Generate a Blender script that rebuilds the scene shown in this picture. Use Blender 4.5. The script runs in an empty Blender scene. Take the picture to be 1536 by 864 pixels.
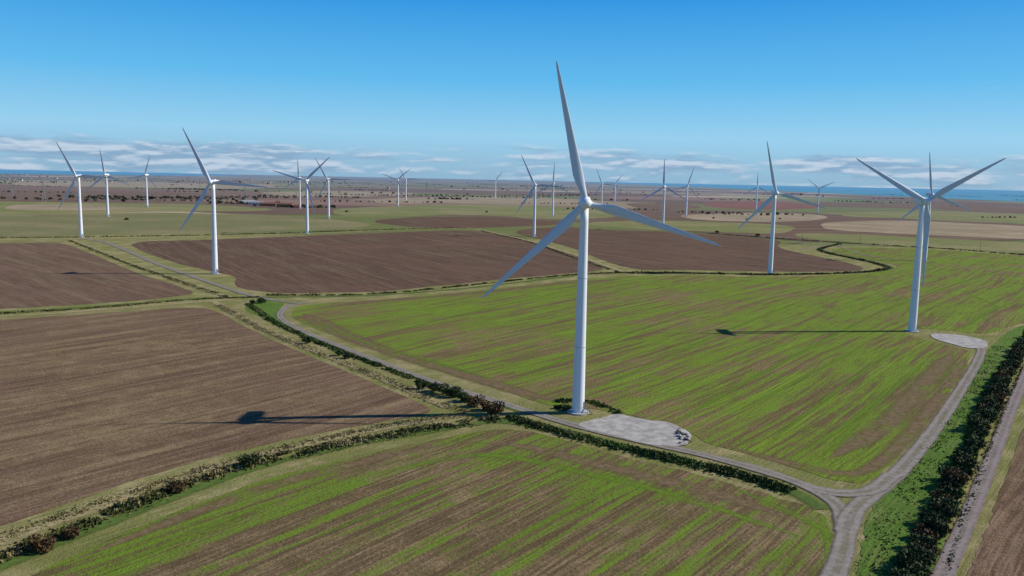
import bpy, bmesh, math, random
import numpy as np
from mathutils import Vector, Matrix, noise
random.seed(7); rng=np.random.default_rng(7)
sc=bpy.context.scene
sc.view_settings.view_transform='Standard'; sc.view_settings.look='None'; sc.view_settings.exposure=0
# ------------------------------------------------------------ drone camera survey
CAMH=77.0; FPX=1250.0; PITCH=math.atan(163/1250); ROLL=0.021
Fw=Vector((0,math.cos(PITCH),-math.sin(PITCH))); U0=Vector((0,math.sin(PITCH),math.cos(PITCH))); R0=Vector((1,0,0))
Rt=R0*math.cos(ROLL)+U0*math.sin(ROLL); Up=U0*math.cos(ROLL)-R0*math.sin(ROLL)
def G(px,py):
    """photo survey point -> position on the flat marsh (metres, z=0)"""
    d=Fw*FPX+Rt*(px-768)-Up*(py-432)
    t=CAMH/(-d.z)
    return Vector((d.x*t,d.y*t,0))
def yh(px): return 269+0.021*(px-768)
def H(px,off): return (px,yh(px)+off)
cam=bpy.data.cameras.new("camera"); co=bpy.data.objects.new("camera",cam); sc.collection.objects.link(co)
cam.sensor_width=36; cam.lens=36*FPX/1536; cam.clip_start=0.5; cam.clip_end=300000
m=Matrix((Rt,Up,-Fw)).transposed().to_4x4(); m.translation=Vector((0,0,CAMH)); co.matrix_world=m
sc.camera=co
# ------------------------------------------------------------ node helper
class NT:
    def __init__(s,nt): s.nt=nt
    def n(s,t,ins=None,**kw):
        nd=s.nt.nodes.new(t)
        for k,v in kw.items(): setattr(nd,k,v)
        if ins:
            for k,v in ins.items():
                sock=nd.inputs[k]
                if hasattr(v,'is_output'): s.nt.links.new(v,sock)
                else: sock.default_value=v
        return nd
    def math(s,op,a,b=0.0,c=0.0,clamp=False):
        nd=s.n('ShaderNodeMath',{0:a,1:b,2:c},operation=op); nd.use_clamp=clamp; return nd.outputs[0]
    def vmul(s,v,xyz): return s.n('ShaderNodeVectorMath',{0:v,1:xyz},operation='MULTIPLY').outputs[0]
    def noise(s,v,scale=1,detail=4,rough=0.55,dist=0.0):
        return s.n('ShaderNodeTexNoise',{'Vector':v,'Scale':scale,'Detail':detail,'Roughness':rough,'Distortion':dist}).outputs['Fac']
    def mix(s,f,a,b,blend='MIX'):
        nd=s.nt.nodes.new('ShaderNodeMix'); nd.data_type='RGBA'; nd.blend_type=blend
        for i,v in ((0,f),(6,a),(7,b)):
            if hasattr(v,'is_output'): s.nt.links.new(v,nd.inputs[i])
            else: nd.inputs[i].default_value=v if i==0 else (*v[:3],1)
        return nd.outputs[2]
    def rng(s,v,a,b,c=0,d=1,smooth=True):
        return s.n('ShaderNodeMapRange',{0:v,1:a,2:b,3:c,4:d},interpolation_type='SMOOTHSTEP' if smooth else 'LINEAR').outputs[0]
    def ramp(s,v,stops,interp='LINEAR'):
        nd=s.n('ShaderNodeValToRGB',{0:v}); cr=nd.color_ramp; cr.interpolation=interp
        while len(cr.elements)<len(stops): cr.elements.new(0.5)
        for e,(p,c) in zip(cr.elements,stops): e.position=p; e.color=(*c[:3],1)
        return nd.outputs[0]
    def link(s,a,b): s.nt.links.new(a,b)
def newmat(name,rough=0.9,spec=0.15):
    mt=bpy.data.materials.new(name); mt.use_nodes=True
    T=NT(mt.node_tree); b=mt.node_tree.nodes['Principled BSDF']
    b.inputs['Roughness'].default_value=rough; b.inputs['Specular IOR Level'].default_value=spec
    return mt,T,b
def bump(T,b,h,strength=0.6,dist=0.3):
    nd=T.n('ShaderNodeBump',{'Height':h,'Strength':strength,'Distance':dist}); T.link(nd.outputs[0],b.inputs['Normal'])
def haze_tint(T,P,col,amt=0.66):
    """aerial haze painted into the base colour, stronger and bluer with distance"""
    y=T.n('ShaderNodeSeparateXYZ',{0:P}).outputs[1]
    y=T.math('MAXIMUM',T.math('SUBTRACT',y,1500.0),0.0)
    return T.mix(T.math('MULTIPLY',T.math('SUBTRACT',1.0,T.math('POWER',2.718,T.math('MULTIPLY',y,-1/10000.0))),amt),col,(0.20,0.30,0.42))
ROW=math.atan2(0.796,0.605)
def field_mat(name,s1,s2,o1,o2,lime,cover,lcover=0.5,row=ROW,tram=24.0,tramcol=None,tramamt=0.5,macro=0.014,soft=0.07):
    """s1/s2 bare soil, o1/o2 thin vegetation, lime = dense drill rows"""
    mt,T,b=newmat(name,0.95,0.05)
    P=T.n('ShaderNodeTexCoord').outputs['Object']
    wob=T.n('ShaderNodeTexNoise',{'Vector':P,'Scale':0.006,'Detail':1}).outputs['Color']
    P2=T.n('ShaderNodeVectorMath',{0:wob,1:(12,12,0),2:P},operation='MULTIPLY_ADD').outputs[0]
    R=T.n('ShaderNodeVectorRotate',{'Vector':P2,'Angle':-row},rotation_type='Z_AXIS').outputs[0]
    a=T.noise(T.vmul(R,(0.012,0.36,0)),1,3,0.6)      # ~3 m streaks
    a0=T.noise(T.vmul(R,(0.05,1.15,0)),1,2,0.6)      # drill rows
    bb=T.noise(T.vmul(R,(0.005,0.085,0)),1,3,0.6)    # broad passes
    f=T.noise(P,1.0,5,0.75); f2=T.noise(P,0.16,4,0.7); p=T.noise(P,macro,4,0.62)
    soil=T.mix(T.rng(T.math('MULTIPLY_ADD',f,0.40,T.math('MULTIPLY_ADD',a0,0.38,T.math('MULTIPLY',a,0.32))),0.47,0.64),s1,s2)
    soil=T.mix(T.rng(T.math('MULTIPLY_ADD',f2,0.4,T.math('MULTIPLY',p,0.6)),0.41,0.58,0.0,0.6),soil,[c*0.66 for c in s1])
    soil=T.mix(T.rng(T.math('MULTIPLY_ADD',f2,0.35,T.math('MULTIPLY_ADD',bb,0.45,T.math('MULTIPLY',a,0.25))),0.56,0.66,0.0,0.55),soil,[min(1,c*1.25) for c in s2])
    v=T.math('MULTIPLY_ADD',p,0.45,T.math('MULTIPLY_ADD',f2,0.22,T.math('MULTIPLY_ADD',bb,0.3,T.math('MULTIPLY',a,0.22))))
    th=0.595+(0.5-cover)*0.30
    m1=T.math('MULTIPLY',T.rng(v,th-soft,th+soft),T.rng(f,0.36,0.58,0.25,1.0))
    col=T.mix(m1,soil,T.mix(T.rng(T.math('MULTIPLY_ADD',f2,0.5,T.math('MULTIPLY',a0,0.5)),0.4,0.6),o1,o2))
    if lime:
        w=T.math('MULTIPLY_ADD',a,0.55,T.math('MULTIPLY_ADD',p,0.35,T.math('MULTIPLY_ADD',bb,0.35,T.math('MULTIPLY',f2,0.15))))
        lt=0.70+(0.5-lcover)*0.30
        m2=T.math('MULTIPLY',T.rng(w,lt-0.045,lt+0.05),T.rng(T.math('MULTIPLY_ADD',f,0.55,T.math('MULTIPLY',a0,0.45)),0.40,0.55,0.15,0.95))
        col=T.mix(m2,col,lime)
    if tram:
        y=T.n('ShaderNodeSeparateXYZ',{0:R}).outputs[1]
        d=T.math('ABSOLUTE',T.math('SUBTRACT',T.math('MODULO',T.math('ADD',y,24000.0),tram),tram/2))
        l=T.rng(T.math('ABSOLUTE',T.math('SUBTRACT',d,1.0)),0.2,0.7,1,0)
        l=T.math('MULTIPLY',l,T.rng(T.noise(T.vmul(R,(0.03,0.05,0)),1,2),0.4,0.6,0.05,tramamt))
        col=T.mix(T.math('MULTIPLY',l,T.rng(f,0.35,0.55,0.3,1)),col,tramcol or [c*0.6 for c in s1])
    T.link(haze_tint(T,P,col),b.inputs['Base Color'])
    bump(T,b,T.math('MULTIPLY_ADD',a0,0.6,f),1.0,0.5)
    return mt
m_br1=field_mat("ploughed_soil",(0.145,0.086,0.050),(0.270,0.180,0.110),(0.24,0.175,0.085),(0.30,0.215,0.115),None,0.42,macro=0.010,tramamt=0.55)
m_br2=field_mat("ploughed_soil_dark",(0.118,0.068,0.044),(0.195,0.120,0.078),(0.16,0.115,0.065),(0.205,0.145,0.09),None,0.38,row=ROW+1.2,macro=0.008,tramamt=0.45)
m_br3=field_mat("harrowed_soil",(0.150,0.088,0.056),(0.245,0.160,0.102),(0.19,0.14,0.075),(0.235,0.175,0.10),None,0.40,macro=0.009,row=ROW+1.45,tramamt=0.5)
m_g3=field_mat("drilled_crop",(0.165,0.115,0.050),(0.265,0.190,0.090),(0.125,0.130,0.030),(0.175,0.165,0.045),(0.170,0.265,0.022),0.54,0.55,tramamt=0.85,tramcol=(0.21,0.31,0.03))
m_g2=field_mat("stubble_and_crop",(0.145,0.098,0.048),(0.300,0.215,0.108),(0.125,0.120,0.030),(0.185,0.165,0.050),(0.150,0.245,0.020),0.44,0.44,tram=27.0,tramamt=0.55,tramcol=(0.15,0.25,0.025))
m_gr=field_mat("verge_grass",(0.27,0.235,0.090),(0.41,0.34,0.17),(0.16,0.18,0.045),(0.22,0.23,0.06),None,0.5,tram=None,macro=0.05)
m_bright=field_mat("lush_grass",(0.13,0.18,0.042),(0.20,0.23,0.065),(0.080,0.155,0.022),(0.115,0.22,0.030),None,0.60,tram=None,macro=0.06)
m_pg=field_mat("pasture",(0.25,0.22,0.09),(0.33,0.28,0.14),(0.155,0.19,0.05),(0.20,0.235,0.07),None,0.5,tram=None,macro=0.006)
m_pg2=field_mat("pasture_grey",(0.23,0.20,0.095),(0.30,0.26,0.13),(0.155,0.175,0.06),(0.19,0.21,0.07),None,0.45,tram=30,macro=0.005,row=1.2)
m_tan=field_mat("cereal_stubble",(0.34,0.26,0.16),(0.44,0.34,0.22),(0.26,0.22,0.11),(0.30,0.26,0.14),None,0.4,tram=30,macro=0.008)
m_red=field_mat("red_brown_soil",(0.22,0.095,0.065),(0.30,0.14,0.10),(0.26,0.14,0.09),(0.26,0.14,0.09),None,0.3,tram=30,macro=0.008)
def ground_mat():
    mt,T,b=newmat("marsh_ground",0.95,0.05)
    P=T.n('ShaderNodeTexCoord').outputs['Object']
    W=T.n('ShaderNodeTexNoise',{'Vector':P,'Scale':0.0012,'Detail':2}).outputs['Color']
    P2=T.n('ShaderNodeVectorMath',{0:W,1:(260,260,0),2:P},operation='MULTIPLY_ADD').outputs[0]
    R=T.n('ShaderNodeVectorRotate',{'Vector':P2,'Angle':-0.35},rotation_type='Z_AXIS').outputs[0]
    S=T.vmul(R,(0.0011,0.0017,0))
    vor=T.n('ShaderNodeTexVoronoi',{'Vector':S,'Scale':1.0,'Randomness':0.8},voronoi_dimensions='2D')
    rnd=T.n('ShaderNodeSeparateColor',{0:vor.outputs['Color']}).outputs[0]
    col=T.ramp(rnd,[(0,(0.20,0.115,0.08)),(0.16,(0.155,0.18,0.055)),(0.28,(0.31,0.24,0.14)),(0.40,(0.15,0.088,0.062)),
        (0.54,(0.15,0.175,0.05)),(0.63,(0.47,0.37,0.24)),(0.74,(0.22,0.21,0.085)),(0.84,(0.26,0.155,0.11)),(0.93,(0.16,0.23,0.055))],'CONSTANT')
    e=T.n('ShaderNodeTexVoronoi',{'Vector':S,'Scale':1.0,'Randomness':0.8},voronoi_dimensions='2D',feature='DISTANCE_TO_EDGE').outputs['Distance']
    col=T.mix(T.rng(e,0.006,0.014,0.75,0),col,(0.06,0.07,0.035))
    f=T.noise(P,0.03,4,0.6); st=T.noise(T.vmul(R,(0.002,0.04,0)),1,3)
    col=T.mix(T.rng(f,0.3,0.7,0.0,0.22),col,(0.12,0.10,0.05))
    col=T.mix(T.rng(st,0.4,0.7,0.0,0.28),col,(0.34,0.27,0.16))
    T.link(haze_tint(T,P,col),b.inputs['Base Color']); return mt
def ribbon_mat(name,c1,c2,mid=None,midamt=0.6,soft=0.5,scale=0.8,rough=0.95,patch=0.0,alpha=1.0,along=False,rut_=True):
    mt,T,b=newmat(name,rough,0.1)
    tc=T.n('ShaderNodeTexCoord'); P=tc.outputs['Object']
    v=T.n('ShaderNodeSeparateXYZ',{0:tc.outputs['UV']}).outputs[1]
    q=T.math('ABSOLUTE',T.math('MULTIPLY_ADD',v,2.0,-1.0))
    f=T.noise(P,scale,4,0.75)
    f2=T.noise(T.vmul(tc.outputs['UV'],(0.05,3.2,0)),1,3,0.65) if along else T.noise(P,scale*0.15,3,0.6)
    col=T.mix(T.rng(f,0.38,0.62),c1,c2)
    col=T.mix(T.rng(f2,0.4,0.7,0,0.4),col,[c*0.7 for c in c1])
    if rut_:
        rut=T.rng(T.math('ABSOLUTE',T.math('SUBTRACT',q,0.42)),0.10,0.25,0.35,0)
        col=T.mix(rut,col,[min(1,c*1.25) for c in c2])
    if mid: col=T.mix(T.math('MULTIPLY',T.rng(q,0.05,0.28,1,0),T.rng(f2,0.40,0.6,0.1,midamt)),col,mid)
    T.link(col,b.inputs['Base Color'])
    edge=T.math('SUBTRACT',1.0,q)
    nn=T.math('ADD',T.math('MULTIPLY',f,0.5),T.math('MULTIPLY',f2,0.5))
    al=T.rng(T.math('SUBTRACT',edge,T.math('MULTIPLY',nn,soft)),-0.08*soft*2,0.12+soft*0.3)
    if patch: al=T.math('MULTIPLY',al,T.rng(T.math('ADD',T.math('MULTIPLY',f2,0.6),T.math('MULTIPLY',f,0.4)),patch-0.10,patch+0.10,0.0,1))
    al=T.math('MULTIPLY',al,alpha)
    T.link(al,b.inputs['Alpha']); bump(T,b,f,0.5,0.1)
    return mt
m_track=ribbon_mat("gravel_track",(0.175,0.150,0.122),(0.285,0.25,0.21),mid=(0.18,0.17,0.085),midamt=0.7,soft=0.4)
m_lane=ribbon_mat("asphalt_lane",(0.18,0.145,0.130),(0.265,0.22,0.20),mid=(0.15,0.14,0.09),midamt=0.35,soft=0.18)
m_soft_green=ribbon_mat("sprouting_crop",(0.14,0.225,0.022),(0.18,0.285,0.028),soft=0.9,scale=0.8,patch=0.47,alpha=0.82,along=True,rut_=False)
m_soft_lush=ribbon_mat("lush_bank_grass",(0.085,0.14,0.026),(0.13,0.195,0.038),soft=0.8,scale=0.7,alpha=0.85,rut_=False)
m_soft_brown=ribbon_mat("headland_soil",(0.180,0.120,0.058),(0.26,0.185,0.098),soft=0.9,scale=0.5,patch=0.44,alpha=0.82,rut_=False)
m_soft_tan=ribbon_mat("dry_grass",(0.32,0.27,0.12),(0.45,0.375,0.19),soft=0.7,scale=0.6,patch=0.42,alpha=0.9,rut_=False)
def simple_mat(name,c1,c2,scale=3.0,rough=0.8,spec=0.2,b_=0.2):
    mt,T,b=newmat(name,rough,spec); P=T.n('ShaderNodeTexCoord').outputs['Object']
    f=T.noise(P,scale,5,0.6); T.link(T.mix(T.rng(f,0.35,0.65),c1,c2),b.inputs['Base Color'])
    if b_: bump(T,b,f,b_,0.05)
    return mt
m_pad=simple_mat("crushed_stone",(0.29,0.265,0.225),(0.45,0.42,0.37),0.3,0.95)
m_conc=simple_mat("concrete",(0.38,0.37,0.35),(0.48,0.47,0.45),1.5)
# ------------------------------------------------------------ mesh helpers
def link(o): sc.collection.objects.link(o); return o
def meshobj(name,v,f,mats,smooth=False,mi=None,uv=None):
    me=bpy.data.meshes.new(name); me.from_pydata([tuple(map(float,p)) for p in v],[],f)
    for mm in (mats if isinstance(mats,(list,tuple)) else [mats]): me.materials.append(mm)
    if mi is not None: me.polygons.foreach_set('material_index',mi)
    if smooth: me.polygons.foreach_set('use_smooth',[True]*len(me.polygons))
    me.update()
    return link(bpy.data.objects.new(name,me))
def chaikin(p,closed,it=2):
    for _ in range(it):
        q=[]; n=len(p)
        if not closed: q.append(p[0])
        for i in range(n if closed else n-1):
            a,b=p[i],p[(i+1)%n]; q.append(a*0.8+b*0.2); q.append(a*0.2+b*0.8)
        if not closed: q.append(p[-1])
        p=q
    return p
def subdiv(p,closed,k=0.008,mn=1.5):
    out=[]; n=len(p)
    for i in range(n if closed else n-1):
        a,b=p[i],p[(i+1)%n]; L=(b-a).length; d=max(mn,min(a.length,b.length)*k); s=max(1,int(L/d))
        s=min(s,400)
        for j in range(s): out.append(a.lerp(b,j/s))
    if not closed: out.append(p[-1])
    return out
def poly(name,px,z,mat,jit=1.0,it=2,world=False):
    p=[Vector(q) if world else G(*q) for q in px]
    p=subdiv(chaikin(p,True,it),True)
    vs=[]
    for q in p:
        d=q.length; am=jit*max(0.5,d*0.0016)
        n1=noise.noise_vector(Vector((q.x,q.y,0))/max(5,d*0.02)); n2=noise.noise_vector(Vector((q.x,q.y,9))/max(1.7,d*0.006))
        vs.append((q.x+am*(n1.x*1.6+n2.x*0.8),q.y+am*(n1.y*1.6+n2.y*0.8),z))
    bm=bmesh.new(); f=bm.faces.new([bm.verts.new(v) for v in vs]); f.normal_update()
    if f.normal.z<0: f.normal_flip()
    bmesh.ops.triangulate(bm,faces=[f])
    me=bpy.data.meshes.new(name); bm.to_mesh(me); bm.free(); me.materials.append(mat)
    return link(bpy.data.objects.new(name,me))
def wpath(px,it=2,k=0.006,mn=1.2):
    return subdiv(chaikin([G(*q) for q in px],False,it),False,k,mn)
RIB=[0.108]
def ribbon(name,px,w,z,mat,it=3):
    RIB[0]+=0.004; z=RIB[0]          # every sheet lies 4 mm above the one before
    p=wpath(px,it); n=len(p); vs=[]; fs=[]; uv=[]; L=0; ws=w if isinstance(w,(list,tuple)) else (w,w)
    tot=sum((p[i]-p[i-1]).length for i in range(1,n))
    for i,q in enumerate(p):
        t=(p[min(n-1,i+1)]-p[max(0,i-1)]).normalized(); s=Vector((-t.y,t.x,0))
        if i: L+=(q-p[i-1]).length
        ww=ws[0]+(ws[1]-ws[0])*i/(n-1); ww*=1+0.12*noise.noise(q/9)
        if name in("headland","sown_strip"): ww*=max(0.05,min(1,L/25,(tot-L)/25))
        for k in (0,1):
            c=q+s*ww*(0.5-k); vs.append((c.x,c.y,z)); uv.append((L,k))
    for i in range(n-1): fs.append((2*i,2*i+1,2*i+3,2*i+2))
    o=meshobj(name,vs,fs,mat); l=o.data.uv_layers.new(name="UVMap")
    for lp in o.data.loops: l.data[lp.index].uv=uv[lp.vertex_index]
    return o
# ------------------------------------------------------------ ground
o=meshobj("ground",[(-90000,-2000,0),(90000,-2000,0),(90000,75000,0),(-90000,75000,0)],[(0,1,2,3)],ground_mat())
poly("verge_grassland",[(-1100,-400,0),(1300,-400,0),(1300,1050,0),(300,1090,0),(-300,1090,0),(-1100,1000,0)],0.02,m_gr,1,world=True)
mid=[("pasture",[(-300,330),(0,322),(180,318),(420,322),(560,335),(540,343),(300,350),(0,355),(-300,362)],m_pg2),
("pasture",[(-300,300),(0,302),(160,304),(330,307),(440,316),(180,318),(0,322),(-300,328)],m_pg),
("stubble_field",[(20,306),(150,308),(230,312),(120,316),(0,315)],m_tan),
("bare_field",[(-300,282),(0,285),(250,288),(350,293),(330,300),(160,300),(0,299),(-300,297)],m_br3),
("stubble_field",[(0,270),(180,272),(420,277),(400,284),(200,281),(0,278)],m_tan),
("pasture",[(500,312),(700,306),(900,312),(940,325),(840,330),(700,321),(560,326),(500,322)],m_pg),
("stubble_field",[(560,297),(760,295),(900,300),(880,308),(700,304),(560,306)],m_tan),
("stubble_field",[(380,288),(520,286),(640,290),(560,295),(430,295)],m_tan),
("bare_field",[(660,286),(820,288),(920,293),(800,294),(680,292)],m_br3),
("pasture",[(860,334),(1000,330),(1200,338),(1180,352),(1060,347),(940,343)],m_pg),
("stubble_field",[(1010,322),(1180,318),(1260,326),(1180,334),(1040,330)],m_tan),
("bare_field",[(930,304),(1040,306),(1060,313),(960,314)],m_br3),
("red_field",[(1050,303),(1170,302),(1250,310),(1160,316),(1060,311)],m_red),
("stubble_field",[(1225,334),(1350,330),(1600,342),(1800,365),(1536,359),(1380,352),(1240,345)],m_tan),
("pasture",[(1190,349),(1300,352),(1536,364),(1850,382),(1850,398),(1536,381),(1300,365),(1200,358)],m_pg),
("pasture",[(1260,318),(1400,317),(1600,326),(1600,338),(1400,327),(1270,326)],m_pg),
("bare_field",[(1200,303),(1360,304),(1560,313),(1560,320),(1350,312),(1220,310)],m_br3),
("bare_field",[(545,331),(640,324),(760,327),(860,333),(830,338),(720,342),(620,342)],m_br2)]
for i,(n,p,mm) in enumerate(mid): poly(n,p,0.028+0.004*i,mm,1.5)
poly("ploughed_field",[(-900,560),(-300,505),(0,480),(150,470),(300,460),(335,471),(385,499),(450,528),(530,562),(600,592),(650,614),(640,623),(560,634),(420,662),(300,690),(180,728),(0,790),(-300,900),(-900,1120)],0.104,m_br1)
poly("ploughed_field",[(-700,374),(0,365),(92,363),(150,387),(210,411),(285,435),(292,441),(240,448),(150,455),(0,464),(-700,500)],0.104,m_br3)
poly("ploughed_field",[(185,363),(300,360),(450,354),(600,348),(705,345),(775,354),(830,371),(868,384),(912,404),(880,408),(760,418),(640,431),(560,438),(430,440),(375,436),(352,428),(358,415),(310,406),(240,388)],0.104,m_br2)
poly("ploughed_field",[(760,347),(840,339),(900,345),(1000,347),(1060,351),(1130,356),(1175,362),(1165,371),(1210,382),(1265,392),(1300,403),(1285,407),(1160,408),(1040,405),(950,405),(905,391),(860,372),(810,359)],0.104,m_br2)
poly("crop_field",[(440,463),(465,457),(560,450),(700,438),(850,421),(940,414),(1040,413),(1150,416),(1290,412),(1348,403),(1335,395),(1290,387),(1245,378),(1270,370),(1400,374),(1536,384),(1800,396),(1900,440),(1700,470),(1536,483),(1490,498),(1470,502),(1400,493),(1350,495),(1370,506),(1440,522),(1460,530),(1440,563),(1400,622),(1345,688),(1300,726),(1250,722),(1150,688),(1060,666),(1040,650),(1000,635),(940,622),(880,612),(820,608),(760,588),(680,563),(600,538),(520,510),(460,488),(437,475)],0.104,m_g3)
poly("stubble_crop_field",[(-60,920),(45,866),(130,825),(250,773),(400,718),(560,678),(700,651),(745,643),(800,648),(860,664),(950,690),(1050,712),(1150,742),(1215,760),(1243,780),(1250,812),(1225,870),(1080,1250),(100,1250)],0.104,m_g2)
poly("grass_verge",[(1285,870),(1300,780),(1325,735),(1370,700),(1410,650),(1448,585),(1478,525),(1500,505),(1536,485),(1700,465),(1680,490),(1560,500),(1515,570),(1478,650),(1435,760),(1395,870),(1280,1250),(1130,1250)],0.100,m_bright)
poly("harrowed_field",[(1445,880),(1478,800),(1515,700),(1540,625),(1700,500),(2200,520),(2200,900),(1700,1250),(1330,1250)],0.104,m_br1)
poly("grass_meadow",[(362,462),(395,447),(430,452),(418,466),(414,478),(424,492),(400,482)],0.104,m_bright)
ribbon("headland",[(455,470),(520,505),(620,540),(720,570),(820,600),(880,606)],(26,14),0,m_soft_brown)
ribbon("headland",[(470,462),(560,453),(700,441),(850,425),(940,418)],(16,16),0,m_soft_brown)
ribbon("headland",[(1060,660),(1160,690),(1280,718),(1340,680),(1400,610),(1450,538)],(9,14),0,m_soft_brown)
ribbon("headland",[(1240,690),(1330,640),(1400,560),(1430,530)],(18,18),0,m_soft_brown)
ribbon("headland",[(700,664),(780,668),(860,688),(960,712),(1060,738),(1150,765),(1215,790)],(12,16),0,m_soft_brown)
ribbon("headland",[(100,845),(250,785),(400,730),(560,688),(690,662)],(10,12),0,m_soft_brown)
ribbon("sown_strip",[(560,712),(700,682),(760,684),(860,706),(960,728),(1060,758),(1140,786),(1220,812)],(8,9),0,m_soft_green)
ribbon("sown_strip",[(1070,715),(1130,745),(1200,775),(1245,800),(1235,850)],(5,7),0,m_soft_green)
ribbon("sown_strip",[(1095,622),(1190,575),(1295,520)],(4.5,4.5),0,m_soft_green)
ribbon("sown_strip",[(1225,695),(1300,620),(1390,540)],(5,4),0,m_soft_green)
ribbon("sown_strip",[(470,480),(560,520),(640,540),(760,575)],(5,5),0,m_soft_green)
ribbon("sown_strip",[(1440,495),(1480,470),(1500,460),(1450,440)],(6,6),0,m_soft_green)
for a in [((880,590),(1080,500),(1200,452)),((760,575),(930,505),(1080,455)),((1150,665),(1290,560),(1350,520)),((560,505),(700,470),(860,435)),((1290,480),(1420,430),(1520,400)),((1000,640),(1180,540),(1300,478)),((420,830),(620,745),(700,715)),((700,850),(860,760),(930,728)),((150,862),(350,775),(470,735)),((1180,690),(1270,640),(1350,570))]:
    ribbon("sown_strip",a,(4.0,5.0),0,m_soft_green)
ribbon("dry_bank",[(-200,905),(0,812),(120,772),(260,722),(400,680),(560,645),(660,628),(700,622)],(8,7),0,m_soft_tan)
ribbon("dry_bank",[(320,452),(370,480),(440,514),(520,546),(600,580),(670,612)],(9,6),0,m_soft_tan)
ribbon("grass_bank",[(395,470),(430,492),(480,514),(560,541),(640,568),(720,596),(780,618)],(5,5),0,m_soft_lush)
ribbon("grass_bank",[(740,632),(800,636),(880,655),(960,676),(1050,697),(1140,720),(1200,742),(1235,765)],(9,9),0,m_soft_lush)
ribbon("grass_bank",[(-60,875),(60,826),(160,786),(260,746),(400,695),(560,661),(700,638),(750,630)],(8,8),0,m_soft_lush)
ribbon("grass_bank",[(-700,500),(0,469),(150,460),(300,447),(400,446),(560,444),(700,433),(860,414)],(9,9),0,m_soft_lush)
ribbon("dry_bank",[(-700,495),(0,476),(150,466),(290,454),(350,450)],(8,8),0,m_soft_tan)
ribbon("dry_bank",[(715,344),(790,360),(860,381),(935,408)],(18,10),0,m_soft_tan)
ribbon("dry_bank",[(105,358),(180,390),(300,434),(345,446)],(12,7),0,m_soft_tan)
ribbon("dry_bank",[(-300,366),(0,361),(200,358),(450,351),(600,345),(710,342)],(16,16),0,m_soft_tan)
ribbon("grass_bank",[(940,409),(1040,409),(1150,412),(1290,410),(1345,403),(1310,392),(1240,378),(1225,372),(1265,367),(1400,371),(1536,381)],(12,12),0,m_soft_lush)
ribbon("dry_bank",[(1185,362),(1240,368),(1330,368),(1536,377),(1700,384)],(14,14),0,m_soft_tan)
ribbon("farm_track",[(1150,1250),(1225,920),(1258,850),(1272,800),(1262,762),(1225,735),(1150,708),(1060,684),(960,662),(870,641),(800,620),(740,601),(660,577),(590,551),(520,524),(460,500),(428,484),(417,472),(432,459),(460,454)],(7.0,4.8),0,m_track,it=3)
ribbon("farm_track",[(1268,800),(1280,765),(1310,742),(1345,714),(1395,655),(1432,600),(1464,548),(1474,525),(1462,514)],(7.0,5.5),0,m_track)
ribbon("farm_track",[(1225,735),(1262,742),(1310,738),(1340,712)],(6.5,6.5),0,m_track)
ribbon("farm_track",[(445,455),(400,449),(365,441),(330,429),(280,412),(230,394),(190,376),(155,362),(120,358)],(5,8),0,m_track)
ribbon("farm_track",[(1200,374),(1250,366),(1300,385),(1390,393)],(4,4),0,m_track)
ribbon("country_lane",[(1180,1400),(1300,1150),(1412,870),(1452,780),(1490,685),(1522,600),(1550,535),(1590,485),(1680,440)],(4.6,4.6),0,m_lane)
ZP=RIB[0]+0.006
poly("hardstanding",[(925,622),(935,625),(1000,634),(1038,649),(1036,660),(1026,670),(985,670),(930,658),(866,640),(868,634),(895,630)],ZP,m_pad,1.2,1)
poly("hardstanding",[(1395,500),(1440,503),(1478,511),(1480,522),(1452,524),(1400,509)],ZP,m_pad,1.0,1)
poly("hardstanding",[(298,411),(332,411),(352,417),(343,425),(318,419)],ZP,m_track,1.2,1)
m_sea,T,b=newmat("sea_water",0.7,0.1)
P=T.n('ShaderNodeTexCoord').outputs['Object']
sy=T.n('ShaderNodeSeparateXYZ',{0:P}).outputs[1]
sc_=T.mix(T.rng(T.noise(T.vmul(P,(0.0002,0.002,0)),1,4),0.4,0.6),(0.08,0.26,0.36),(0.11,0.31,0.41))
T.link(T.mix(T.rng(sy,5000,32000,0,0.7),sc_,(0.12,0.32,0.50)),b.inputs['Base Color'])  # bluer towards the horizon: distance haze painted into the water colour
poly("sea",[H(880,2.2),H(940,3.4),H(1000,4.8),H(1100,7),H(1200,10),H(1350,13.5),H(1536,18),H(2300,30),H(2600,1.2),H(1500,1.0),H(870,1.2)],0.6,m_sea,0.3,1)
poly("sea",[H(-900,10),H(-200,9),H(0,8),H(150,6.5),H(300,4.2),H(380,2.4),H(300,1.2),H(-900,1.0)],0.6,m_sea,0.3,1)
# ------------------------------------------------------------ vegetation
def foliage_mat(name,c1,c2,scale=0.5,far=False):
    mt,T,b=newmat(name,0.75,0.2); tc=T.n('ShaderNodeTexCoord'); P=tc.outputs['Object']
    f=T.noise(P,scale,3,0.7); g=T.noise(P,0.06,2,0.6)
    c=T.mix(T.rng(f,0.35,0.65),c1,c2); c=T.mix(T.rng(g,0.4,0.65,0,0.6),c,[x*0.6 for x in c1])
    if far: c=haze_tint(T,P,c,0.6)
    T.link(c,b.inputs['Base Color']); return mt
m_reed=foliage_mat("reed",(0.070,0.085,0.025),(0.17,0.165,0.055))
m_reedg=foliage_mat("green_reed",(0.050,0.09,0.020),(0.095,0.155,0.030))
m_dry=foliage_mat("dry_grass_blades",(0.22,0.18,0.075),(0.38,0.32,0.16))
m_leaf=foliage_mat("hawthorn_leaves",(0.026,0.044,0.014),(0.068,0.096,0.025))
m_leaf2=foliage_mat("autumn_leaves",(0.085,0.05,0.02),(0.16,0.095,0.04))
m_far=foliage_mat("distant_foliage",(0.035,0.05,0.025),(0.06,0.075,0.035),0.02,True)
m_bark=simple_mat("bark",(0.06,0.045,0.03),(0.10,0.08,0.055),4)
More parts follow.
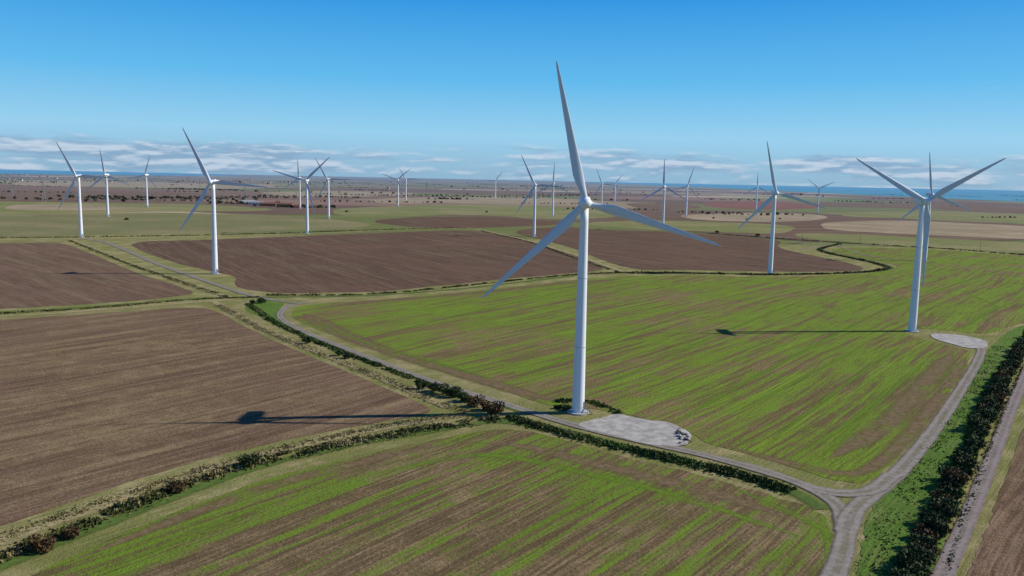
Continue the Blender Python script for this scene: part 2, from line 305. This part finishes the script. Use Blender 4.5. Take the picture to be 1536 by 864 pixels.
def tufts(name,px,width,dens,h,mat,w=0.28,gap=0.0,mat2=None):
    p=wpath(px); V=[];F=[];M=[]
    for i in range(len(p)-1):
        a,c=p[i],p[i+1]; L=(c-a).length; t=(c-a).normalized(); s=Vector((-t.y,t.x,0))
        n=rng.poisson(L*width*dens)
        for _ in range(n):
            off=rng.normal(0,0.26)
            q=a.lerp(c,rng.random())+s*width*(off+0.12*noise.noise(a/11))
            if abs(off)>0.7: continue
            nz=noise.noise(q/7)
            if nz<gap-0.5: continue
            hh=h*(0.35+0.8*rng.random())*(1+0.8*nz)*max(0.22,1-abs(off)*1.2)
            mi=1 if (mat2 and rng.random()<0.3+0.9*noise.noise(q/15+Vector((5,5,5)))) else 0
            for k in range(3):
                an=rng.random()*6.28; ww=w*(0.6+rng.random()); dx,dy=math.cos(an)*ww,math.sin(an)*ww
                lx,ly=rng.normal(0,0.25,2)*hh; j=len(V)
                V+= [(q.x-dx,q.y-dy,0.08),(q.x+dx,q.y+dy,0.08),(q.x+lx+dx*0.6,q.y+ly+dy*0.6,hh+0.1),(q.x+lx-dx*0.4,q.y+ly-dy*0.4,hh*0.85+0.1)]
                F.append((j,j+1,j+2,j+3)); M.append(mi)
    return meshobj(name,V,F,[mat,mat2 or mat],mi=M)
tufts("ditch_reeds",[(-80,868),(60,815),(160,775),(260,735),(340,707),(400,690),(480,674),(560,658),(640,644),(700,635),(748,628)],7,2.8,1.3,m_reed,0.32,0.1,m_dry)
tufts("ditch_reeds",[(762,626),(820,644),(900,664),(980,683),(1060,701),(1130,720),(1190,738)],7,3.2,1.1,m_reedg,0.32,0.0,m_reed)
tufts("ditch_reeds",[(372,456),(410,484),(470,511),(540,539),(600,561),(650,580),(700,600),(750,620)],4.5,2.2,1.1,m_reedg,0.35,0.1,m_reed)
tufts("ditch_reeds",[(-300,488),(0,471),(150,462),(280,450),(350,447),(390,446)],4.5,1.4,1.0,m_reed,0.4,0.2,m_dry)
tufts("ditch_reeds",[(400,443),(540,443),(640,435),(760,422),(860,412),(940,409)],5,1.0,1.1,m_reed,0.5,0.2,m_dry)
tufts("ditch_reeds",[(940,410),(1040,410),(1150,413),(1290,410),(1340,403),(1300,392),(1240,380),(1225,374),(1260,366)],6,0.8,1.6,m_reed,0.7,0.1,m_dry)
tufts("ditch_reeds",[(105,361),(200,399),(300,433),(340,446)],5,0.7,1.0,m_reed,0.5,0.25,m_dry)
tufts("ditch_reeds",[(720,346),(800,364),(860,387),(930,409)],5,0.6,0.9,m_reed,0.5,0.3,m_dry)
tufts("ditch_reeds",[(-300,361),(0,357),(200,355),(400,351),(560,345),(700,342)],6,0.35,1.3,m_reed,0.8,0.2,m_dry)
tufts("ditch_reeds",[(1060,350),(1180,359),(1300,367),(1400,372),(1536,383),(1700,392)],6,0.35,1.4,m_reed,0.8,0.2,m_dry)
tufts("dry_grass",[(-200,900),(0,808),(120,768),(260,720),(400,678),(560,643),(660,627),(700,622)],7,1.8,0.55,m_dry,0.2)
tufts("dry_grass",[(330,458),(385,490),(450,518),(530,550),(600,580),(660,606),(700,620)],7,1.6,0.6,m_dry,0.22)
tufts("verge_weeds",[(1290,950),(1330,790),(1380,715),(1430,630),(1475,560),(1500,520)],12,0.7,0.35,m_reedg,0.16,0.25,m_dry)
tufts("verge_weeds",[(1340,950),(1400,800),(1445,700),(1480,610),(1510,550)],6,1.6,0.9,m_reedg,0.3)
tufts("verge_weeds",[(1400,950),(1437,800),(1475,700),(1508,610),(1535,550)],2.5,1.6,0.5,m_reedg,0.2,0,m_dry)
tufts("verge_weeds",[(836,604),(858,600),(900,606),(928,622)],5,2.0,0.9,m_reedg,0.3,0.2,m_reed)
class Veg:
    def __init__(s): s.V=[];s.F=[];s.M=[]
    def leaves(s,P,size,mi):
        n=len(P); a=rng.normal(size=(n,3)); a/=np.linalg.norm(a,axis=1)[:,None]
        c=rng.normal(size=(n,3)); c-= (c*a).sum(1)[:,None]*a; c/=np.linalg.norm(c,axis=1)[:,None]
        sz=size*(0.5+rng.random((n,1))); a*=sz; c*=sz*0.7
        j=len(s.V); Q=np.stack([P-a,P-c*0.9,P+a,P+c],1).reshape(-1,3)
        s.V+=Q.tolist(); s.F+=[(j+4*i,j+4*i+1,j+4*i+2,j+4*i+3) for i in range(n)]; s.M+=[mi]*n
    def stem(s,a,b,r0,r1):
        a=Vector(a);b=Vector(b);t=(b-a).normalized();u=t.orthogonal().normalized();w=t.cross(u);j=len(s.V)
        for c,r in ((a,r0),(b,r1)):
            for k in range(5):
                p=c+u*r*math.cos(k*1.2566)+w*r*math.sin(k*1.2566); s.V.append(tuple(p))
        for k in range(5): s.F.append((j+k,j+(k+1)%5,j+5+(k+1)%5,j+5+k)); s.M.append(1)
    def bush(s,c,r,h,n,ls,mi=0,stems=True):
        x,y=c; k=random.randint(6,9)
        if stems:
            for _ in range(4):
                an=random.random()*6.28; s.stem((x,y,0),(x+math.cos(an)*r*0.5,y+math.sin(an)*r*0.5,h*0.7),0.10,0.03)
        for _ in range(k):
            an=random.random()*6.28; rr=r*0.62*math.sqrt(random.random()); lz=h*(0.3+0.42*random.random()); lr=r*(0.32+0.25*random.random())
            m=n//k; d=rng.normal(size=(m,3)); d/=np.linalg.norm(d,axis=1)[:,None]
            rad=lr*(0.55+0.55*rng.random((m,1))**0.5)
            P=np.array([x+math.cos(an)*rr,y+math.sin(an)*rr,lz])+d*rad*np.array([1,1,min(1.2,h*0.45/max(lr,0.1)*0.6)])
            P[:,2]=np.abs(P[:,2])+0.1
            s.leaves(P,ls,mi)
    def build(s,name,mats): return meshobj(name,s.V,s.F,mats,mi=s.M)
for (px,py,r,au) in [(460,513,2.4,0),(508,531,2.0,0),(521,535,2.0,0),(634,581,2.8,0),(650,585,2.8,0),(664,589,3.0,0),(680,593,3.2,0),(698,599,2.6,0),(712,607,3.2,1),(727,613,3.0,1),(742,620,3.6,1),(265,737,2.2,1),(375,698,2.8,0),(65,824,2.6,1),(105,806,2.2,1),(392,452,2.8,0),(380,454,2.0,0),(850,612,2.0,0),(838,610,1.6,0)]:
    g=G(px,py+3); v=Veg(); v.bush((g.x,g.y),r,r*(1.35 if px not in (850,838) else 0.8),700,0.3,mi=2 if au else 0); v.build("hawthorn_bush",[m_leaf,m_bark,m_leaf2])
v=Veg(); p=wpath([(1250,1250),(1330,980),(1375,850),(1418,765),(1450,692),(1480,625),(1503,575),(1528,530),(1570,488),(1640,455)]); acc=0
for i in range(1,len(p)):
    acc+=(p[i]-p[i-1]).length
    if acc>1.9:
        acc=0; q=p[i]
        if noise.noise(q/9)<-0.5: continue
        r=random.uniform(1.8,4.1); v.bush((q.x+random.uniform(-1.6,1.2),q.y),r,r*random.uniform(0.9,1.4),int(60*r*r)+200,0.33,mi=0 if random.random()<0.85 else 2)
v.build("hedgerow",[m_leaf,m_bark,m_leaf2])
v=Veg()
def far_tree(x,y,k=1.0):
    h=random.uniform(2.5,6)*k; r=h*random.uniform(0.5,0.9)
    n=30; dd=rng.normal(size=(n,3)); dd/=np.linalg.norm(dd,axis=1)[:,None]
    P=np.array([x,y,h*0.5])+dd*np.array([r,r,h*0.42])*(0.5+0.5*rng.random((n,1))); v.leaves(P,r*0.5,0)
for _ in range(95):
    y=random.uniform(1900,11000); x=random.uniform(-0.7,0.7)*y; an=random.choice([0.1,-0.2,0.35])+random.uniform(-.2,.2); L=random.uniform(80,420)
    s=random.uniform(6,22); k=int(L/s)
    for i in range(k): far_tree(x+math.cos(an)*s*i+random.uniform(-6,6),y+math.sin(an)*s*i+random.uniform(-8,8))
for (px,py,n,w) in [(200,297,50,130),(280,298,40,100),(90,300,24,120),(370,306,20,50),(440,311,22,50),(672,299,22,40),(560,290,16,200),(900,300,10,90),(1170,322,6,60),(30,273,40,600),(470,275,60,900),(800,280,40,500),(1090,300,12,100),(340,286,25,260)]:
    g=G(px,py)
    for _ in range(n): far_tree(g.x+random.gauss(0,w),g.y+random.gauss(0,w*0.3),1.3)
v.build("distant_trees",[m_far,m_bark])
v=Veg()
for (px,py) in [(1070,328),(1120,330),(1137,354),(978,330),(1075,349),(668,298),(677,297),(520,318),(730,319),(1170,329),(190,330)]:
    g=G(px,py); v.bush((g.x,g.y),random.uniform(2.5,4.5),random.uniform(3,4),160,0.8)
v.build("marsh_bushes",[m_leaf,m_bark])
# ------------------------------------------------------------ wind turbines
def turb_mat(name,c,r=0.38):
    mt,T,b=newmat(name,r,0.4); P=T.n('ShaderNodeTexCoord').outputs['Object']
    f=T.noise(T.vmul(P,(1.2,1.2,0.06)),1,4,0.6)
    T.link(T.mix(T.rng(f,0.45,0.75,0,0.3),c,[x*0.82 for x in c]),b.inputs['Base Color']); return mt
m_w=turb_mat("turbine_white_paint",(0.79,0.81,0.83)); m_bl=turb_mat("blade_gelcoat",(0.64,0.67,0.70),0.35)
m_dk=simple_mat("dark_grey_metal",(0.10,0.105,0.11),(0.14,0.145,0.15),2); m_seam=simple_mat("weld_seam",(0.5,0.51,0.53),(0.55,0.56,0.58),2)
m_pyl=simple_mat("galvanised_steel",(0.20,0.21,0.22),(0.26,0.27,0.28),2)
def lathe(prof,seg,axis='Z'):
    V=[];F=[]
    for (r,h) in prof:
        for k in range(seg):
            a=2*math.pi*k/seg; V.append((r*math.cos(a),r*math.sin(a),h) if axis=='Z' else (r*math.cos(a),h,r*math.sin(a)))
    n=len(prof)
    for i in range(n-1):
        for k in range(seg):
            q=(i*seg+k,i*seg+(k+1)%seg,(i+1)*seg+(k+1)%seg,(i+1)*seg+k); F.append(q if axis=='Z' else q[::-1])
    return V,F
def mk(name,V,F,mats,smooth=True,mi=None):
    me=bpy.data.meshes.new(name); me.from_pydata(V,[],F)
    for q in mats: me.materials.append(q)
    if mi: me.polygons.foreach_set('material_index',mi)
    me.polygons.foreach_set('use_smooth',[smooth]*len(F)); me.update(); return me
def boxme(name,dims,loc,mat,bev=0.0,taper=None):
    bm=bmesh.new(); bmesh.ops.create_cube(bm,size=1)
    for q in bm.verts: q.co=Vector((q.co.x*dims[0],q.co.y*dims[1],q.co.z*dims[2]))
    if taper:
        for q in bm.verts:
            if q.co.y>0: q.co.x*=taper; q.co.z=q.co.z*taper+ (dims[2]*0.5*(1-taper))*0.6
    if bev: bmesh.ops.bevel(bm,geom=bm.edges[:],offset=bev,segments=4,affect='EDGES',profile=0.5)
    for q in bm.verts: q.co+=Vector(loc)
    me=bpy.data.meshes.new(name); bm.to_mesh(me); bm.free(); me.materials.append(mat)
    for q in me.polygons: q.use_smooth=bool(bev)
    return me
HUB=70.0; RY=-4.2
V,F=lathe([(2.1,0.3)]+[(2.1-(2.1-1.32)*(z/68.2)**1.05,z) for z in np.linspace(1,68.2,16)]+[(0.2,68.3)],40); me_tower=mk("tower",V,F,[m_w])
V,F=[],[]
for z in (22.6,45.4):
    r=2.1-(2.1-1.32)*(z/68.2)**1.05; a,b_=lathe([(r,z-0.12),(r+0.05,z-0.12),(r+0.05,z+0.12),(r,z+0.12)],40); j=len(V); V+=a; F+=[tuple(x+j for x in q) for q in b_]
me_fl=mk("tower_flanges",V,F,[m_seam])
me_nac=boxme("nacelle",(3.3,10.6,3.7),(0,3.2,HUB+0.15),m_w,0.75,0.8)
V,F=lathe([(1.5,RY+2.3),(1.75,RY+1.5),(1.9,RY+0.4),(1.85,RY-0.5),(1.55,RY-1.3),(1.0,RY-1.9),(0.4,RY-2.2),(0.0,RY-2.28)],28,'Y')
V=[(x,y,z+HUB) for x,y,z in V]; me_hub=mk("hub_spinner",V,F,[m_w])
V,F=lathe([(1.3,RY+2.0),(1.62,RY+2.1),(1.62,RY+2.5),(1.3,RY+2.6)],28,'Y'); me_ring=mk("rotor_bearing",[(x,y,z+HUB) for x,y,z in V],F,[m_dk])
def blade_mesh():
    st=[(1.5,1.9,1.0,14),(2.6,1.9,1.0,14),(4.5,2.3,0.75,14),(7,3.1,0.45,13),(9.5,3.45,0.32,11),(14,3.05,0.26,8),(20,2.55,0.22,5),(27,2.0,0.19,3),(34,1.5,0.17,1.5),(40,1.05,0.16,0.5),(43.5,0.7,0.15,0),(44.7,0.38,0.15,0),(45.1,0.08,0.2,0)]
    V=[];F=[];N=20
    for (r,c,t,tw) in st:
        circ=max(0,min(1,(t-0.3)/0.7)); tw=math.radians(tw+3)
        for k in range(N):
            a=2*math.pi*k/N
            cx,cy=math.cos(a)*c*0.5,math.sin(a)*c*0.5*t
            xx=0.5*(1-math.cos(a))
            yt=2.6*t*c*0.5*(math.sqrt(max(xx,0))-xx)*1.35*(1 if math.sin(a)>=0 else -0.75)
            ax=c*(0.32-xx); X=circ*cx+(1-circ)*ax; Y=circ*cy+(1-circ)*yt
            V.append((X*math.cos(tw)-Y*math.sin(tw),X*math.sin(tw)+Y*math.cos(tw)-0.0008*r*r,r))
    for i in range(len(st)-1):
        for k in range(N): F.append((i*N+k,i*N+(k+1)%N,(i+1)*N+(k+1)%N,(i+1)*N+k))
    F.append(tuple((len(st)-1)*N+k for k in range(N)))
    return mk("blade",V,F,[m_bl])
me_bl=blade_mesh()
V,F=lathe([(1.0,1.0),(1.08,1.7),(1.02,1.9),(0.97,1.9)],24); me_col=mk("blade_collar",V,F,[m_w])
V,F=lathe([(3.6,0.02),(3.6,0.45),(3.4,0.52),(2.0,0.52)],40); me_pl=mk("concrete_plinth",V,F,[m_conc],False)
me_door=boxme("door",(1.0,0.25,2.3),(0,0,0),m_dk,0.04)
def steps_mesh():
    bm=bmesh.new()
    for i in range(6):
        mt=Matrix.Translation((2.5+1.2-0.0+0.28*(i),0,1.55-0.25*i))@Matrix.Diagonal((0.3,1.1,0.06,1)); bmesh.ops.create_cube(bm,size=1,matrix=mt)
    bmesh.ops.create_cube(bm,size=1,matrix=Matrix.Translation((2.9,0,1.72))@Matrix.Diagonal((1.3,1.3,0.08,1)))
    for s in (-0.6,0.6):
        for x in (2.4,3.5): bmesh.ops.create_cube(bm,size=1,matrix=Matrix.Translation((x,s,1.5))@Matrix.Diagonal((0.07,0.07,2.7,1)))
        bmesh.ops.create_cube(bm,size=1,matrix=Matrix.Translation((2.95,s,2.85))@Matrix.Diagonal((1.2,0.06,0.06,1)))
        bmesh.ops.create_cube(bm,size=1,matrix=Matrix.Translation((4.3,s,1.95))@Matrix.Rotation(0.75,4,'Y')@Matrix.Diagonal((2.2,0.06,0.06,1)))
    me=bpy.data.meshes.new("steps"); bm.to_mesh(me); bm.free(); me.materials.append(m_dk); return me
me_st=steps_mesh()
me_mast=boxme("wind_vane_mast",(0.12,0.12,1.6),(0.5,7.0,HUB+2.5),m_dk); me_vent=boxme("roof_hatch",(1.5,2.2,0.35),(0,2.5,HUB+2.1),m_w,0.1)
def child(me,par,name=None,mat=None):
    o=link(bpy.data.objects.new(name or me.name,me)); o.parent=par
    if mat is not None: o.matrix_local=mat
    return o
def turbine(px,py,phi,yaw=0):
    g=G(px,py); e=link(bpy.data.objects.new("wind_turbine",None)); e.location=g; e.rotation_euler=(0,0,math.radians(yaw))
    for me in (me_tower,me_fl,me_nac,me_hub,me_ring,me_pl,me_mast,me_vent): child(me,e)
    Rz=Matrix.Rotation(math.radians(-25),4,'Z')
    child(me_st,e,mat=Rz); child(me_door,e,mat=Rz@Matrix.Translation((2.06,0,2.9))@Matrix.Rotation(math.pi/2,4,'Z'))
    for i in range(3):
        al=math.radians(90-(phi+1.2)-120*i)
        M=Matrix.Translation((0,RY,HUB))@Matrix.Rotation(al,4,'Y')
        child(me_bl,e,"blade_%d"%(i+1),M); child(me_col,e,"blade_collar_%d"%(i+1),M)
for t in [(867,619,102.4,0),(1368,497,150,0),(1387,391,98,0),(1155,411,103,0),(323,411,115,-4),(122,356,117.5,-4),(162,325,97,0),(221,311,72,-5),(461,351,43,0),(450,313,93,0),(493,328,119,-5),(597,310,40,0),(609,302,0,0),(743,300,55,0),(801,355,115,0),(829,325,88,0),(902,315,112,0),(922,303,50,0),(994,345,90,-20),(1029,325,73,0),(1134,315,90,-10),(1226,320,143,0)]:
    turbine(*t)
bm=bmesh.new(); g=G(1022,656)
for i in range(34):
    r=random.uniform(0.25,0.7); mt=Matrix.Translation((g.x+random.gauss(0,1.2),g.y+random.gauss(0,2.6),0.3+r*0.45))@Matrix.Rotation(random.random()*3,4,'Z')@Matrix.Rotation(random.random(),4,'X')@Matrix.Diagonal((r,r*1.5,r*0.7,1))
    bmesh.ops.create_icosphere(bm,subdivisions=1,radius=0.8,matrix=mt)
me=bpy.data.meshes.new("rubble_pile"); bm.to_mesh(me); bm.free()
for q in (simple_mat("dark_stone",(0.05,0.05,0.05),(0.09,0.09,0.085)),m_conc): me.materials.append(q)
for q in me.polygons: q.material_index=1 if (q.index//20)%3==0 else 0
link(bpy.data.objects.new("rubble_pile",me))
# ------------------------------------------------------------ buildings
m_brick=simple_mat("brick",(0.22,0.11,0.08),(0.30,0.16,0.11),1); m_rend=simple_mat("render",(0.55,0.52,0.46),(0.65,0.62,0.56),1)
m_tile=simple_mat("roof_tile",(0.17,0.075,0.055),(0.24,0.11,0.08),1); m_sheet=simple_mat("roof_sheet",(0.25,0.26,0.27),(0.35,0.36,0.37),0.5); m_glass=simple_mat("window_glass",(0.03,0.035,0.04),(0.05,0.055,0.06),1,0.2,0.5)
def bld_mesh(name,L,W,Hh,RH,wall,roof,wins,chim):
    V=[];F=[];M=[]
    def q(*p,mi=0):
        j=len(V); V.extend(p); F.append(tuple(range(j,j+len(p)))); M.append(mi)
    x,y=L/2,W/2
    q((-x,-y,0),(x,-y,0),(x,-y,Hh),(-x,-y,Hh)); q((x,y,0),(-x,y,0),(-x,y,Hh),(x,y,Hh))
    q((x,-y,0),(x,y,0),(x,y,Hh),(x,0,Hh+RH),(x,-y,Hh)); q((-x,y,0),(-x,-y,0),(-x,-y,Hh),(-x,0,Hh+RH),(-x,y,Hh))
    o=0.4; k=RH/y
    for s in (-1,1):
        q((-x-o,s*(y+o),Hh-o*k+0.1),(x+o,s*(y+o),Hh-o*k+0.1),(x+o,0,Hh+RH+0.1),(-x-o,0,Hh+RH+0.1),mi=1)
    for i in range(wins):
        for z in ([0.9] if Hh<4 else [0.9,3.3]):
            cx=-x+L*(i+0.5)/wins
            for s in (-1,1): 
                dz= -0.9 if (z<1 and i==wins//2) else 0
                q((cx-0.6,s*(y+0.03),z+dz),(cx+0.6,s*(y+0.03),z+dz),(cx+0.6,s*(y+0.03),z+1.3),(cx-0.6,s*(y+0.03),z+1.3),mi=2)
    if chim:
        for cx in (-x+1,x-1):
            for a,b_ in (((-.5,-.4),(.5,-.4)),((.5,-.4),(.5,.4)),((.5,.4),(-.5,.4)),((-.5,.4),(-.5,-.4)) ):
                q((cx+a[0],a[1],Hh+RH-1),(cx+b_[0],b_[1],Hh+RH-1),(cx+b_[0],b_[1],Hh+RH+1.4),(cx+a[0],a[1],Hh+RH+1.4))
            q((cx-.5,-.4,Hh+RH+1.4),(cx+.5,-.4,Hh+RH+1.4),(cx+.5,.4,Hh+RH+1.4),(cx-.5,.4,Hh+RH+1.4))
    return mk(name,V,F,[wall,roof,m_glass],False,M)
b_house=bld_mesh("brick_house",12,7,5.4,3,m_brick,m_tile,4,True); b_rend=bld_mesh("rendered_house",13,7,5.2,3,m_rend,m_tile,4,True)
b_barn=bld_mesh("barn",38,16,6,3.5,m_brick,m_tile,5,False); b_shed=bld_mesh("farm_shed",34,18,6,3,m_rend,m_sheet,4,False)
def put(me,px,py,rot,s=1): o=link(bpy.data.objects.new(me.name,me)); o.location=G(px,py); o.rotation_euler=(0,0,rot); o.scale=(s,s,s)
put(b_shed,384,307,0.1); put(b_barn,402,309,0.2); put(b_barn,428,310,-0.1); put(b_house,445,312,0.3); put(b_shed,372,305,0.5); put(b_rend,417,306,0.2)
for i in range(120):
    px=random.choice([random.gauss(60,60),random.gauss(60,60),random.gauss(480,90),random.gauss(800,90),random.uniform(-100,1250),random.gauss(300,80)])
    put(random.choice([b_house,b_rend,b_rend]),px,yh(px)+random.uniform(6.5,18),random.uniform(-.6,.6),random.uniform(1,1.5))
def pylon_mesh():
    bm=bmesh.new()
    def bar(a,b,w=0.35):
        a=Vector(a);b=Vector(b);d=b-a; mt=Matrix.Translation((a+b)/2)@d.to_track_quat('Z','Y').to_matrix().to_4x4()@Matrix.Diagonal((w,w,d.length,1)); bmesh.ops.create_cube(bm,size=1,matrix=mt)
    lv=[(0,4),(9,3.1),(17,2.3),(24,1.6),(30,1.1),(36,0.9),(42,0.7),(46,0.1)]
    for i in range(len(lv)-1):
        z0,r0=lv[i]; z1,r1=lv[i+1]; c=[(1,1),(-1,1),(-1,-1),(1,-1)]
        for k in range(4):
            n=c[(k+1)%4]; q=c[k]
            bar((q[0]*r0,q[1]*r0,z0),(q[0]*r1,q[1]*r1,z1),0.4); bar((q[0]*r0,q[1]*r0,z0),(n[0]*r1,n[1]*r1,z1),0.22); bar((n[0]*r0,n[1]*r0,z0),(q[0]*r1,q[1]*r1,z1),0.22)
    for z,w in ((30,7),(36,9),(42,6)):
        bar((-w,0,z),(w,0,z),0.4); bar((-w,0,z),(0,0,z+2.5),0.25); bar((w,0,z),(0,0,z+2.5),0.25)
        for s in (-1,1): bar((s*w,0,z),(s*w,0,z-1.8),0.25)
    me=bpy.data.meshes.new("electricity_pylon"); bm.to_mesh(me); bm.free(); me.materials.append(m_pyl); return me
me_py=pylon_mesh()
for px,py in [(66,303),(18,296),(112,287),(368,300),(300,283),(640,286)]: put(me_py,px,py,0.4,1.0)
def pole_mesh():
    V,F=lathe([(0.2,0),(0.12,11),(0.0,11.05)],8)
    bm=bmesh.new(); me=mk("utility_pole",V,F,[m_bark]); bm.from_mesh(me)
    bmesh.ops.create_cube(bm,size=1,matrix=Matrix.Translation((0,0.16,10.4))@Matrix.Diagonal((2.2,0.12,0.15,1)))
    for s in (-1,0,1): bmesh.ops.create_cube(bm,size=1,matrix=Matrix.Translation((s*0.95,0.16,10.65))@Matrix.Diagonal((0.12,0.12,0.35,1)))
    bm.to_mesh(me); bm.free(); return me
me_pole=pole_mesh()
for px,py in [(1203,361),(1290,366),(1120,357),(1380,371),(1470,377)]: put(me_pole,px,py,1.2,1)
# ------------------------------------------------------------ sky, sun
SD=Vector((105,15,70)).normalized(); el=math.asin(SD.z); az=math.atan2(SD.x,SD.y)
L=bpy.data.lights.new("sun",'SUN'); L.energy=5.0; L.angle=math.radians(0.5); L.color=(1,0.945,0.85)
lo=link(bpy.data.objects.new("sun",L)); lo.rotation_euler=SD.to_track_quat('Z','Y').to_euler(); lo.location=(0,0,300)
w=bpy.data.worlds.new("World"); sc.world=w; w.use_nodes=True; w.node_tree.nodes.clear(); T=NT(w.node_tree)
sky=T.n('ShaderNodeTexSky'); sky.sky_type='NISHITA'; sky.sun_disc=False; sky.sun_elevation=el; sky.sun_rotation=az; sky.dust_density=0.3; sky.ozone_density=3.0; sky.altitude=80
D=T.n('ShaderNodeTexCoord').outputs['Generated']
z=T.n('ShaderNodeSeparateXYZ',{0:D}).outputs[2]
def s2l(c): return tuple(((x/255+0.055)/1.055)**2.4 if x>10 else x/3294 for x in c)
rp=T.ramp(T.math('MULTIPLY',z,2.0,clamp=True),[(0.0,s2l((138,182,212))),(0.04,s2l((144,190,221))),(0.10,s2l((150,208,240))),(0.225,s2l((94,187,240))),(0.42,s2l((30,147,228))),(0.52,s2l((28,125,208))),(1.0,s2l((24,82,158)))])
rp10=T.n('ShaderNodeVectorMath',{0:rp,3:10.0},operation='SCALE').outputs[0]
base=T.mix(0.92,sky.outputs[0],rp10)
# low cumulus bank along the horizon
V1=T.vmul(D,(13,13,85))
n1=T.noise(V1,1,5,0.58,0.2); n2=T.noise(T.vmul(D,(3.0,3.0,30)),1,2,0.5)
mixn=T.math('MULTIPLY_ADD',n2,0.5,T.math('MULTIPLY',n1,0.5))
band=T.math('ADD',T.rng(z,0.028,0.048,0.0,0.22),T.rng(z,0.004,0.020,0.04,0.0))
d1=T.rng(T.math('SUBTRACT',mixn,band),0.425,0.55)
top=T.noise(T.n('ShaderNodeVectorMath',{0:V1,1:(0,0,0.4)},operation='ADD').outputs[0],1,4,0.58,0.2)
shade=T.rng(T.math('SUBTRACT',n1,top),-0.07,0.13)
cc=T.mix(shade,s2l((132,162,194)),s2l((206,216,230)))
cc10=T.n('ShaderNodeVectorMath',{0:cc,3:10.0},operation='SCALE').outputs[0]
final=T.mix(T.math('MULTIPLY',d1,0.68),base,cc10)
bg=T.n('ShaderNodeBackground',{'Color':final,'Strength':0.1}); ou=T.n('ShaderNodeOutputWorld'); T.link(bg.outputs[0],ou.inputs[0])
